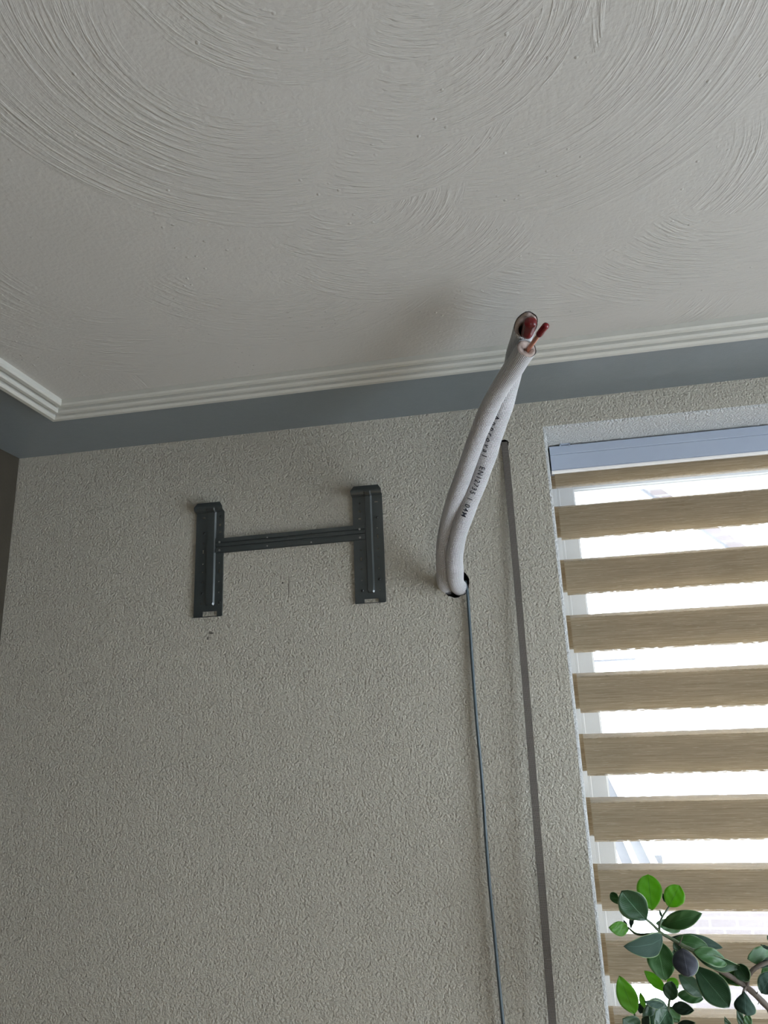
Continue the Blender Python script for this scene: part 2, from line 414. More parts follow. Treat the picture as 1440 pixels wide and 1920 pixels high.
# ceiling: trowelled field, painted border
TY = -.232; TX = -.842     # line under the moulding
def ceiling_mesh():
    step = .003; VX0, VX1, VY0 = -.87, .72, -1.22         # finely divided where the trowel sweeps show
    bm = bmesh.new()
    for b in ((XL-.1, TX, YF-.15, WT), (XR-.25, XR+.15, YF-.15, WT), (TX, XR-.25, TY, WT), (TX, XR-.25, YF-.15, YF+.25)):
        box(bm, b[0], b[1], b[2], b[3], H, H+.08, 1)
    box(bm, TX, XR-.25, YF+.25, TY, H+.01, H+.08, 0)
    for q in ((TX, XR-.25, YF+.25, VY0), (VX1, XR-.25, VY0, TY)):
        bm.faces.new([bm.verts.new((x, y, H)) for x, y in ((q[0], q[2]), (q[0], q[3]), (q[1], q[3]), (q[1], q[2]))])
    me0 = bpy.data.meshes.new('tmp'); bm.to_mesh(me0); bm.free()
    v0 = np.zeros(len(me0.vertices)*3); me0.vertices.foreach_get('co', v0); v0 = v0.reshape(-1, 3)
    f0 = [list(p.vertices) for p in me0.polygons]; m0 = [p.material_index for p in me0.polygons]
    nx, ny = int((VX1-TX)/step), int((TY-VY0)/step)
    gx, gy = np.meshgrid(np.linspace(TX, VX1, nx+1), np.linspace(VY0, TY, ny+1))
    g = np.stack([gx.ravel(), gy.ravel(), np.full(gx.size, H)], 1)
    base = np.arange(ny)[:, None]*(nx+1)+np.arange(nx)[None]; base = base.ravel()
    q = np.stack([base, base+nx+1, base+nx+2, base+1], 1)
    me = bpy.data.meshes.new('ceiling'); nq = len(q)
    verts = np.concatenate([g, v0]); faces = q.tolist()+[[i+len(g) for i in f] for f in f0]
    me.from_pydata(verts.tolist(), [], faces)
    sw = trowel_sweeps(g[:, 0], g[:, 1], H); cen = g[q].mean(1); sc = trowel_sweeps(cen[:, 0], cen[:, 1], H)
    top = np.zeros(nq, int)-1
    for i in range(len(FANS)): top[sc[i][2] > .04] = i
    at = np.zeros((len(me.loops), 3))
    for i in range(len(FANS)):
        idx = np.where(top == i)[0]
        if not len(idx): continue
        li = (idx[:, None]*4+np.arange(4)).ravel(); vi = q[idx].ravel()
        for k in range(3): at[li, k] = sw[i][k][vi]
    a = me.attributes.new('sweep', 'FLOAT_VECTOR', 'CORNER'); a.data.foreach_set('vector', at.ravel())
    mi = np.zeros(len(me.polygons), np.int32); mi[nq:] = m0; me.polygons.foreach_set('material_index', mi)
    return me
tag(link('ceiling', ceiling_mesh(), [M['ceiling'], M['border']]), kind='structure')

PROF = [(0, 0), (0, .009), (.003, .012), (.012, .012), (.0135, .003), (.018, .003), (.0195, .0135), (.0225, .0165), (.030, .0165), (.0315, .006), (.0355, .006),
        (.037, .0175), (.041, .021), (.050, .0205), (.0545, .015), (.056, 0)]
def trim(name, path, side):
    bm = bmesh.new(); rings = []
    for (x, y, ox, oy) in path:
        rings.append([bm.verts.new((x+ox*u, y+oy*u, H-v)) for u, v in PROF])
    n = len(PROF)
    for a, b in zip(rings, rings[1:]):
        for i in range(n): bm.faces.new((a[i], b[i], b[(i+1) % n], a[(i+1) % n]))
    bm.faces.new(rings[0]); bm.faces.new(rings[-1][::-1])
    return tag(obj(name, bm, M['trim']), kind='structure')
IX, IY = -.812, -.260      # inner corner
trim('trim_1', [(IX, IY, -1, 1), (XR-.3, IY, 0, 1)], 0)
trim('trim_2', [(IX, YF+.3, -1, 0), (IX, IY, -1, 1)], 0)

# ------------------------------------------------------------------ main window
win = thing('window_1', None, None, ((WX0+WX1)/2, .2, WZ0), kind='structure')
X0, X1, Z0, Z1 = WX0, WX1, WZ0, WZ1
def frame_bm(x0, x1, z0, z1, y0, y1, t, b=.0015):
    bm = bmesh.new()
    for q in ((x0, x0+t, z0, z1), (x1-t, x1, z0, z1), (x0+t, x1-t, z0, z0+t), (x0+t, x1-t, z1-t, z1)):
        box(bm, q[0], q[1], y0, y1, q[2], q[3])
    bmesh.ops.bevel(bm, geom=bm.edges[:], offset=b, segments=1, affect='EDGES')
    return bm
obj('frame', frame_bm(X0, X1, Z0, Z1, .225, .285, .031), M['pvc'], win)
obj('sash', frame_bm(X0+.0295, X1-.0295, Z0+.0295, Z1-.0295, .235, .280, .034), M['pvc'], win)
obj('gasket', frame_bm(X0+.0625, X1-.0625, Z0+.0625, Z1-.0625, .243, .262, .0035, .0005), M['pvc'], win)
obj('glass', boxes((X0+.060, X1-.060, .250, .254, Z0+.060, Z1-.060)), M['glass'], win)
obj('sill', boxes((X0-.03, X1+.03, -.20, .225, Z0-.03, Z0), bev=.004), M['trim'], win)
w2 = thing('window_2', None, None, (XR+.1, -.98, .35), kind='structure')
def frame_x(x0, x1, y0, y1, z0, z1, t):
    return boxes((x0, x1, y0, y0+t, z0, z1), (x0, x1, y1-t, y1, z0, z1), (x0, x1, y0+t, y1-t, z0, z0+t), (x0, x1, y0+t, y1-t, z1-t, z1))
obj('frame', frame_x(XR+.06, XR+.11, -1.66, -.30, .35, 2.25, .03), M['pvc'], w2)
obj('glass', boxes((XR+.083, XR+.087, -1.63, -.33, .38, 2.22)), M['glass'], w2)
d1 = thing('fill_door_1', None, None, (.9, YF-.05, .02), kind='structure')  # unseen door added to hold the warm fill lamp
obj('frame', frame_bm(.55, 1.25, .02, 1.6, YF-.10, YF-.05, .05), M['pvc'], d1)
obj('glass', boxes((.60, 1.20, YF-.078, YF-.074, .07, 1.55)), M['glass'], d1)

# ------------------------------------------------------------------ zebra roller blind
YB = .11
blind = thing('roller_blind', 'beige day-and-night roller blind of striped fabric hanging in the window recess', 'blind', (.8, YB, 2.385))
BX0, BX1 = .1062, 1.54
bm = bmesh.new()   # cassette: rounded front shell with a fine groove
cz0, cz1 = 2.3370, 2.3925
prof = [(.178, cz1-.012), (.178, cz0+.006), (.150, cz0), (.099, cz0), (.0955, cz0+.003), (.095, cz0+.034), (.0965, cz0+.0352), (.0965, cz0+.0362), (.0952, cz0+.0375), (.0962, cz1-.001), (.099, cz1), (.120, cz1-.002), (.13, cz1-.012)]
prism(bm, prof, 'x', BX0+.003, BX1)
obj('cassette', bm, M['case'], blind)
bm = bmesh.new(); prism(bm, [(.0955, cz0-.0002), (.1045, cz0-.0002), (.1045, cz0-.0055), (.098, cz0-.0058), (.0955, cz0-.004)], 'x', BX0+.003, BX1)
obj('cassette_lip', bm, M['caselip'], blind)
obj('end_cap', boxes((BX0-.0005, BX0+.0022, .100, .176, cz0+.002, cz1-.003), bev=.0006), M['screw'], blind)
bm = boxes((.131, .153, .0925, .12, cz1+.0005, cz1+.0025), (.131, .134, .0925, .094, cz1-.004, cz1+.0045), (.150, .153, .0925, .094, cz1-.004, cz1+.0045))
obj('mounting_clip', bm, M['case'], blind)
def fabric_layer(name, Y, x0, ztop, tops, bots, label=None):
    bm = bmesh.new(); prev = ztop
    def strip(z1, z0, mi):
        t = .0006
        box(bm, x0, BX1, Y-t/2, Y+t/2, z0, z1, mi)
    for a, b in zip(tops, bots):
        if prev-a > .0005: strip(prev, a, 1)
        strip(a, a-.0012, 2); strip(a-.0012, b+.0030, 0); strip(b+.0030, b, 2); prev = b
    o = obj(name, bm, [M['fab'], M['sheer'], M['fringe']], blind)
    return o
ft = [2.345]+[2.2585-.11655*k for k in range(11)]; fb = [2.3052]+[2.1878-.1161*k for k in range(11)]
ft = [z for z in ft if z > 1.10]; fb = fb[:len(ft)]
fabric_layer('front_fabric', YB, .1150, 2.345, ft, fb)
bt = [2.345]+[2.2675-.1169*k for k in range(11)]; bb = [2.3075]+[t_-.0690 for t_ in [2.2675-.1169*k for k in range(11)]]
bt = [z for z in bt if z > 1.10]; bb = bb[:len(bt)]
fabric_layer('back_fabric', YB+.022, .1070, 2.345, bt, bb)
zb = fb[-1]
obj('bottom_bar', boxes((.1070, BX1, YB-.004, YB+.026, zb-.03, zb-.0005), bev=.002), M['case'], blind)

# ------------------------------------------------------------------ wall mounting bracket
br = thing('mounting_bracket', 'H-shaped dark steel mounting bracket screwed to the cream plaster wall', 'bracket', (-.445, 0, 2.06))
def plate_mesh(outer, holes, y_front, t):
    cu = bpy.data.curves.new('plate', 'CURVE'); cu.dimensions = '2D'; cu.fill_mode = 'BOTH'; cu.extrude = t/2
    for pts in [outer]+holes:
        sp = cu.splines.new('POLY'); sp.points.add(len(pts)-1); sp.use_cyclic_u = True
        for q, (x, z) in zip(sp.points, pts): q.co = (x, z, 0, 1)
    o = bpy.data.objects.new('tmp', cu); C.objects.link(o)
    dg = bpy.context.evaluated_depsgraph_get(); me = bpy.data.meshes.new_from_object(o.evaluated_get(dg)); bpy.data.objects.remove(o)
    me.transform(Matrix(((1, 0, 0, 0), (0, 0, -1, y_front+t/2), (0, 1, 0, 0), (0, 0, 0, 1)))); me.materials.clear(); return me
def slot(cx, cz, wx, wz, n=8):
    r = min(wx, wz)/2; ax, az = max(0, wx/2-r), max(0, wz/2-r); pts = []
    for k in range(4*n):
        a = 2*math.pi*(k+.5)/(4*n)
        pts.append((cx+math.copysign(ax, math.cos(a))+r*math.cos(a), cz+math.copysign(az, math.sin(a))+r*math.sin(a)))
    return pts
YP = -.0045; K = .93/8*.001*1.05
def bracket_side(ox, oy, holes, screws, notch, rib, x0, x1, z0, z1, foot):
    def W(cx, cy): p = px(ox+cx/8, oy+cy/8, YP); return p.x, p.z
    hs = []
    for h in holes:
        x, z = W(h[0], h[1])
        wx, wz = (h[2]*2*K,)*2 if len(h) == 3 else (h[2]*K, h[3]*K)
        hs.append(slot(x, z, wx, wz, 4))
    na, nb = W(notch[0], notch[1]), W(notch[2], notch[3])
    hs.append([(na[0], nb[1]), (nb[0], nb[1]), (nb[0], na[1]), (na[0], na[1])])
    ou = [(x0, z0), (x1, z0), (x1, z1), (x0, z1)]
    pl = link('side_plate', plate_mesh(ou, hs, YP, .0012), M['steel'], br)
    # rolled edges and bottom lip
    bm = bmesh.new()
    box(bm, x0-.0008, x0, YP, -.0003, z0, z1); box(bm, x1, x1+.0008, YP, -.0003, z0, z1)
    prism(bm, [(YP, z0), (YP-.0035, z0-.0008), (YP-.0035, z0-.002), (YP+.0012, z0-.0012)], 'x', x0-(.003 if foot else 0), x1)
    obj('rolled_edge', bm, M['steel'], pl)
    # raised rib with sloped flanks, rounded foot
    bm = bmesh.new(); (ra, zt), (rb, zb_) = W(rib[0], rib[1]), W(rib[2], rib[3]); zt = z1+.001
    n = 10; base = [(ra, zt), (ra, zb_+.004)]; top = [(ra+.0012, zt), (ra+.0012, zb_+.0055)]
    base += [(ra+.002, zb_), (rb-.002, zb_), (rb, zb_+.004), (rb, zt)]
    top += [(ra+.003, zb_+.0022), (rb-.0042, zb_+.0022), (rb-.0028, zb_+.0055), (rb-.0028, zt)]
    A = [bm.verts.new((x, YP, z)) for x, z in base]; B = [bm.verts.new((x, YP-.0032, z)) for x, z in top]
    for i in range(len(A)): bm.faces.new((A[i], A[(i+1) % len(A)], B[(i+1) % len(A)], B[i]))
    bm.faces.new(B)
    obj('raised_rib', bm, M['steel'], pl)
    # upturned hook at the top
    t = .0014; hw0, hw1 = x0-.0018, x1+.0012
    y0 = YP+t
    path = [(y0-t/2, z1-.001), (y0-.003, z1+.0003), (y0-.009, z1+.0012), (y0-.0125, z1+.0045), (y0-.0135, z1+.009), (y0-.0105, z1+.0185)]
    cham = [0, 0, 0, 0, .0005, .0065]
    bm = bmesh.new(); rows = []
    path2 = catmull([(0, a, b) for a, b in path], 5)
    for i, p in enumerate(path2):
        q = path2[min(i+1, len(path2)-1)]-path2[max(i-1, 0)]; nn = Vector((0, -q.z, q.y)).normalized()*t/2
        f = i/(len(path2)-1); c = max(0, (f-.8)/.2)*.0062
        rows.append([bm.verts.new((hw0+c, *(p+nn)[1:])), bm.verts.new((hw1-c, *(p+nn)[1:])), bm.verts.new((hw1-c, *(p-nn)[1:])), bm.verts.new((hw0+c, *(p-nn)[1:]))])
    for a, b in zip(rows, rows[1:]):
        for i in range(4): bm.faces.new((a[i], b[i], b[(i+1) % 4], a[(i+1) % 4]))
    bm.faces.new(rows[0]); bm.faces.new(rows[-1][::-1])
    # rib carried round the bend
    for i in range(2, 17):
        p, q = path2[i], path2[i+1]
        dr = (q-p).normalized(); nn = Vector((0, -dr.z, dr.y)); nn = nn if nn.y < 0 or nn.z < 0 else -nn
        o0, o1 = nn*.0007, nn*.0028
        vs = []
        for b_ in (p, q):
            vs += [bm.verts.new((ra, *(b_+o0)[1:])), bm.verts.new((rb, *(b_+o0)[1:])), bm.verts.new((rb-.0016, *(b_+o1)[1:])), bm.verts.new((ra+.002, *(b_+o1)[1:]))]
        for k in range(4): bm.faces.new((vs[k], vs[(k+1) % 4], vs[4+(k+1) % 4], vs[4+k]))
        if i == 16: bm.faces.new(vs[4:])
    obj('top_hook', bm, M['steel'], pl, smooth=False)
    for sx, sy, r in screws:
        x, z = W(sx, sy); bm = bmesh.new(); r = r*K
        ringpts = [(r, 0), (r*.95, .0008), (r*.6, .0016), (r*.3, .0019)]
        prev = None
        for rr, hh in ringpts:
            cur = [bm.verts.new((x+rr*math.cos(2*math.pi*k/14), YP-hh, z+rr*math.sin(2*math.pi*k/14))) for k in range(14)]
            if prev:
                for k in range(14): bm.faces.new((prev[k], prev[(k+1) % 14], cur[(k+1) % 14], cur[k]))
            prev = cur
        mid = [bm.verts.new((v.co.x, YP-.0008, v.co.z)) for v in prev]
        for k in range(14): bm.faces.new((prev[k], prev[(k+1) % 14], mid[(k+1) % 14], mid[k]))
        bm.faces.new(mid)
        obj('screw', bm, M['screw'], pl, smooth=True)
    return rb if foot else ra
La = bracket_side(350, 930, [(258, 333, 52, 26), (250, 716, 13), (247, 838, 30, 70), (242, 1023, 13), (237, 1145, 13), (233, 1302, 13), (222, 1622, 13),
      (500, 432, 24), (500, 540, 56, 30), (488, 1000, 13), (485, 1127, 26, 65), (480, 1282, 12), (480, 1443, 12), (478, 1628, 9)],
      [(262, 562, 22), (228, 1463, 24), (492, 1590, 19), (510, 305, 22)], (240, 1738, 452, 1795), (325, 260, 415, 1640), -.6466, -.5862, 2.0607, 2.2835, True)
Ra = bracket_side(630, 900, [(355, 582, 56, 34), (353, 470, 22), (372, 1053, 13), (377, 1187, 28, 65), (382, 1343, 12), (388, 1505, 12),
      (600, 325, 65, 28), (618, 716, 13), (625, 845, 28, 65), (632, 1032, 13), (636, 1162, 12), (645, 1323, 12), (660, 1645, 13)],
      [(352, 350, 20), (613, 560, 22), (650, 1485, 26), (395, 1660, 24)], (427, 1788, 643, 1838), (430, 260, 585, 1690), -.3042, -.2434, 2.0668, 2.2888, False)
# cross bar: two overlapping ribbed strips
bm = bmesh.new()
def barz(x): return 2.1915+(x+.60)*.0095
def bar_piece(x0, x1, dy, e):
    prof = [(0, 0), (.0012, .0), (.0012, .0035), (.0105, .0035), (.0115, .001), (.0135, .001), (.0145, .0035), (.0195, .0035), (.0205, .001), (.0225, .001), (.0235, .0035), (.0315, .0035), (.0325, .0)]
    prof = [(z*1.0, y) for z, y in prof]
    out = [(z, y) for z, y in prof]; inn = [(z, -.0002) for z, y in (prof[-1], prof[0])]
    pts = out+inn
    A = [bm.verts.new((x0, YP-.0002-y-dy, barz(x0)+z)) for z, y in pts]; B = [bm.verts.new((x1, YP-.0002-y-dy, barz(x1)+z)) for z, y in pts]
    n = len(pts)
    for i in range(n): bm.faces.new((A[i], B[i], B[(i+1) % n], A[(i+1) % n]))
    bm.faces.new(A); bm.faces.new(B[::-1])
bar_piece(La+.001, -.443, 0, 0); bar_piece(-.4427, Ra-.0012, .0003, 0)
bar = obj('cross_bar', bm, M['steel'], br)
def disc(name, x, z, y, r, mat, par, h=.0008):
    bm = bmesh.new(); prism(bm, [(x+r*math.cos(2*math.pi*k/14), z+r*math.sin(2*math.pi*k/14)) for k in range(14)], 'y', y-h, y+.0001)
    return obj(name, bm, mat, par)
for cx, cy in ((57, 230), (57, 306), (1362, 110), (1366, 188)):
    p = px(400+cx/4.966, 970+cy/4.966, YP-.004); disc('rivet', p.x, p.z, YP-.0037, .0022, M['rivet'], bar)
for cx, cy, mt in ((502, 187, 'rivet'), (502, 266, 'rivet'), (912, 147, 'screw'), (912, 232, 'rivet')):
    p = px(400+cx/4.966, 970+cy/4.966, YP-.004); disc('rivet', p.x, p.z, YP-.0037, .0015, M[mt], bar, .0005)

# ------------------------------------------------------------------ insulated copper pipes
def dense(pts, n=14): return frames(catmull(pts, n))
A_pts = [Vector((-.123, .13, 2.096)), Vector((-.121, .06, 2.0925))]+[pd(*q) for q in
     ((834.5, 1094, 1.402), (832.5, 1066, 1.372), (832, 1037, 1.355), (838, 991, 1.325), (849, 948, 1.291), (867.5, 896, 1.25), (896.5, 815, 1.19), (921, 758, 1.14), (945, 716, 1.10), (966.5, 685, 1.06), (987.5, 653, 1.015))]
B_pts = [Vector((-.093, .13, 2.092)), Vector((-.0935, .06, 2.088))]+[pd(*q) for q in
     ((856, 1094, 1.375), (853, 1066, 1.345), (853, 1037, 1.33), (862.5, 991, 1.305), (879, 946, 1.28), (898.5, 898, 1.255), (913, 856, 1.23), (924, 820, 1.21), (936, 786, 1.19), (947, 750, 1.17), (957, 712, 1.15), (966, 675, 1.12), (975, 642, 1.075), (985.5, 610, 1.01))]
def pipe(name, label, pts, r, rc, skew, cu_pts, cap_pts, rcap, cap_at):
    root = thing(name, label, 'pipe', (0, 0, 0)); root.location = px(850, 1095, 0)
    fr = dense(pts); bm = bmesh.new()
    rr = lambda f: r*(1+.025*math.sin(f*37)+.015*math.sin(f*71+1))
    rings = tube(bm, fr, rr, 36, (False, False), endskew=skew)
    # turned-in sleeve edge
    p, t, n, b, s = fr[-1]
    sleeve = obj('woven_sleeve', bm, M['sleeve'], root)
    # foam wall: end face and bore
    bm = bmesh.new(); seg = 36; R0 = []
    for rad, dp in ((r*.93, -.012), (r*.94, -.0020), (r*.86, .0004), (r*.66, -.0005), (rc*1.45, -.003), (rc*1.3, -.02), (rc*1.25, -.05)):
        R0.append([bm.verts.new(p+(n*math.cos(2*math.pi*k/seg)+b*math.sin(2*math.pi*k/seg))*rad*(1+.03*noise.noise(Vector((k*.7, rad*900, r*99)))) + t*(dp+skew(2*math.pi*k/seg)*(1 if dp > -.01 else .6))) for k in range(seg)])
    for a, c in zip(R0, R0[1:]):
        for k in range(seg): bm.faces.new((a[k], a[(k+1) % seg], c[(k+1) % seg], c[k]))
    obj('foam_lining', bm, M['foam'], root, True)
    cu = dense(cu_pts, 8); bm = bmesh.new(); tube(bm, cu, rc, 20); c = obj('copper_tube', bm, M['copper'], root)
    cp = dense(cap_pts, 8); bm = bmesh.new()
    tube(bm, cp, lambda f: rcap*(1.0 if f > .12 else .93+.07*f/.12) if f < .86 else rcap*math.sqrt(max(.02, 1-((f-.86)/.14)**2*.9)), 22)
    obj('red_end_cap', bm, M['redcap'], root)['label'] = 'dark red plastic cap on the copper end'
    return root, fr
endA = A_pts[-1]; endB = B_pts[-1]
tA = (A_pts[-1]-A_pts[-2]).normalized(); tB = (B_pts[-1]-B_pts[-2]).normalized()
ca0, ca1, ca2 = endA-tA*.04, endA+Vector((0, 0, .000)), pd(1008, 631, .985)
pa3 = pd(1024, 610, .965)
thin, frA = pipe('insulated_pipe', 'white sleeved insulated pipe ending lower, thin copper tube sticking out', A_pts, .0149, .0031,
     lambda a: .0018*math.cos(a)+.0008*math.sin(5*a), [pd(984, 664, 1.04), pd(989, 657, 1.017), pd(1008, 631, .985), pd(1015, 622, .977)],
     [pd(1010.5, 628, .9825), pd(1017, 619, .973), pd(1026, 607.5, .962)], .0048, 0)
thick, frB = pipe('insulated_pipe', 'white sleeved insulated pipe with black print, longer one with thick red cap', B_pts, .0158, .0058,
     lambda a: -.013*math.cos(a)+.004*math.sin(a)+.0012*math.sin(6*a), [pd(976, 650, 1.07), pd(986, 628, 1.02), pd(991, 615, .995)],
     [pd(988, 626, 1.012), pd(992, 614, .995), pd(996, 601, .978)], .0088, 0)
# ink print along the longer sleeve
def print_text(body, start_xy, size, advance, ang0, par, fr, r):
    best = min(range(len(fr)), key=lambda i: ((720+F*(fr[i][0]-CAM).dot(RX)/(fr[i][0]-CAM).dot(FW)-start_xy[0])**2 + (960-F*(fr[i][0]-CAM).dot(UY)/(fr[i][0]-CAM).dot(FW)-start_xy[1])**2))
    s0 = fr[best][4]
    cu = bpy.data.curves.new('t', 'FONT'); cu.body = body; cu.size = size; cu.space_character = advance; cu.align_y = 'CENTER'; cu.offset = size*.012
    o = bpy.data.objects.new('t', cu); C.objects.link(o); dg = bpy.context.evaluated_depsgraph_get()
    me = bpy.data.meshes.new_from_object(o.evaluated_get(dg)); bpy.data.objects.remove(o)
    bm = bmesh.new(); bm.from_mesh(me)
    bmesh.ops.subdivide_edges(bm, edges=[e for e in bm.edges if e.calc_length() > .002], cuts=2)
    for v in bm.verts:
        s = s0-v.co.x; i = max(i for i in range(len(fr)) if fr[i][4] <= s or i == 0); i = min(i, len(fr)-2)
        f = (s-fr[i][4])/(fr[i+1][4]-fr[i][4]); p, t, n, b = [fr[i][k].lerp(fr[i+1][k], f) for k in range(4)]
        a = ang0+v.co.y/r*TXS; v.co = p+(n*math.cos(a)+b*math.sin(a))*(r*1.045+.0002)
    me2 = bpy.data.meshes.new('printed_text'); bm.to_mesh(me2); bm.free()
    me2.materials.clear()
    return link('printed_text', me2, M['ink'], par)
# which side of the sweep faces right in the picture
TXS = 1 if frB[60][3].dot(RX) > 0 else -1
print_text('Approval', (937, 772), .0125, 1.75, -TXS*.35, thick, frB, .0158)
print_text('EN12735 1 04M', (909, 866), .0125, 1.30, -TXS*.12, thick, frB, .0158)

# ------------------------------------------------------------------ cable and strap
cpts = [Vector((-.085, .10, 2.108)), Vector((-.083, .03, 2.100)), px(872, 1093, -.002), px(876.5, 1112, -.0060), px(880, 1160, -.0050), px(886, 1250, -.0060), px(893.5, 1350, -.0075), px(901, 1430, -.0080),
        px(906.5, 1500, -.0085), px(911, 1570, -.009), px(918, 1660, -.010), px(926, 1740, -.011), px(934.5, 1830, -.012), px(943.5, 1920, -.013), px(950, 1990, -.014), px(957, 2080, -.016)]
bm = bmesh.new(); tube(bm, dense(cpts, 8), .0030, 14)
tag(obj('cable', bm, M['cable']), 'thin blue-grey cable hanging down the wall from the pipe hole', 'cable')
sp = [(Vector((.0142, .04, 2.3765))), Vector((.0142, .006, 2.3765)), px(946, 834, -.0015), px(951, 880, -.004), px(958, 960, -.008), px(973, 1130, -.014), px(991, 1350, -.020), px(1006, 1540, -.025), px(1019, 1700, -.029), px(1036, 1920, -.033), px(1045, 2050, -.035)]
cp = catmull(sp, 8); bm = bmesh.new(); rows = []
for i, p in enumerate(cp):
    q = cp[min(i+1, len(cp)-1)]-cp[max(i-1, 0)]; q.x = 0; nn = Vector((0, -q.z, q.y)).normalized()*.0007
    hw = .0064 if i > 30 else .0066
    rows.append([bm.verts.new(p+Vector((-hw, 0, 0))+nn), bm.verts.new(p+Vector((hw, 0, 0))+nn), bm.verts.new(p+Vector((hw, 0, 0))-nn), bm.verts.new(p+Vector((-hw, 0, 0))-nn)])
for a, b in zip(rows, rows[1:]):
    for i in range(4): bm.faces.new((a[i], b[i], b[(i+1) % 4], a[(i+1) % 4]))
bm.faces.new(rows[0]); bm.faces.new(rows[-1][::-1])
tag(obj('shutter_strap', bm, M['strap']), 'narrow brown woven shutter strap hanging beside the window from a wall slot', 'strap')

# ------------------------------------------------------------------ potted plant on the sill
def pc(X, Y, D): return px(1080+X/4, 1540+Y/4, D)
plant = thing('potted_plant', 'leafy green plant with thick oval leaves standing in front of the blind', 'plant', (.50, -.09, WZ0))
def leaf(base, tip, width, mat, yb, yt, tilt=0.0, wmax=.5, cup=.12, bend=.08, tipround=.5):
    """base, tip in the picture scale; width in the same scale; tilt turns the blade about its axis"""
    P0, P1 = pc(*base, yb), pc(*tip, yt); ax = P1-P0; L = ax.length; ax.normalize()
    W = width/4*(P0-CAM).dot(FW)/F/2
    c = (CAM-P0); n = (c-ax*c.dot(ax)).normalized(); sd = ax.cross(n)
    ca, sa = math.cos(tilt), math.sin(tilt); sd, n = sd*ca+n*sa, n*ca-sd*sa
    bm = bmesh.new(); UV = bm.loops.layers.uv.verify(); nu, nv = 8, 18; grid = []
    e = math.log(.5)/math.log(wmax)
    for j in range(nv+1):
        v = j/nv; f = math.sin(math.pi*min(1, max(0, v))**e) if 0 < v < 1 else 0
        f = abs(f)**tipround if tipround != 1 else f
        f = f*(1-.0*v); row = []
        for i in range(nu+1):
            u = -1+2*i/nu; x = u*W*max(f, .012)
            z = cup*W*2*(u*u)*f+bend*L*(-(v-.5)**2*4+1)+.0006*math.sin(v*19+u*5+L*300)
            row.append(bm.verts.new(P0+ax*(L*v)+sd*x+n*z))
        grid.append(row)
    for j in range(nv):
        for i in range(nu):
            fc = bm.faces.new((grid[j][i], grid[j][i+1], grid[j+1][i+1], grid[j+1][i])); fc.smooth = True
            for lp, (jj, ii) in zip(fc.loops, ((j, i), (j, i+1), (j+1, i+1), (j+1, i))): lp[UV].uv = (-1+2*ii/nu, jj/nv)
    me = bpy.data.meshes.new('leaf'); bm.to_mesh(me); bm.free()
    o = link('leaf', me, M[mat], plant)
    md = o.modifiers.new('thick', 'SOLIDIFY'); md.thickness = .0007; md.offset = 0
    return o
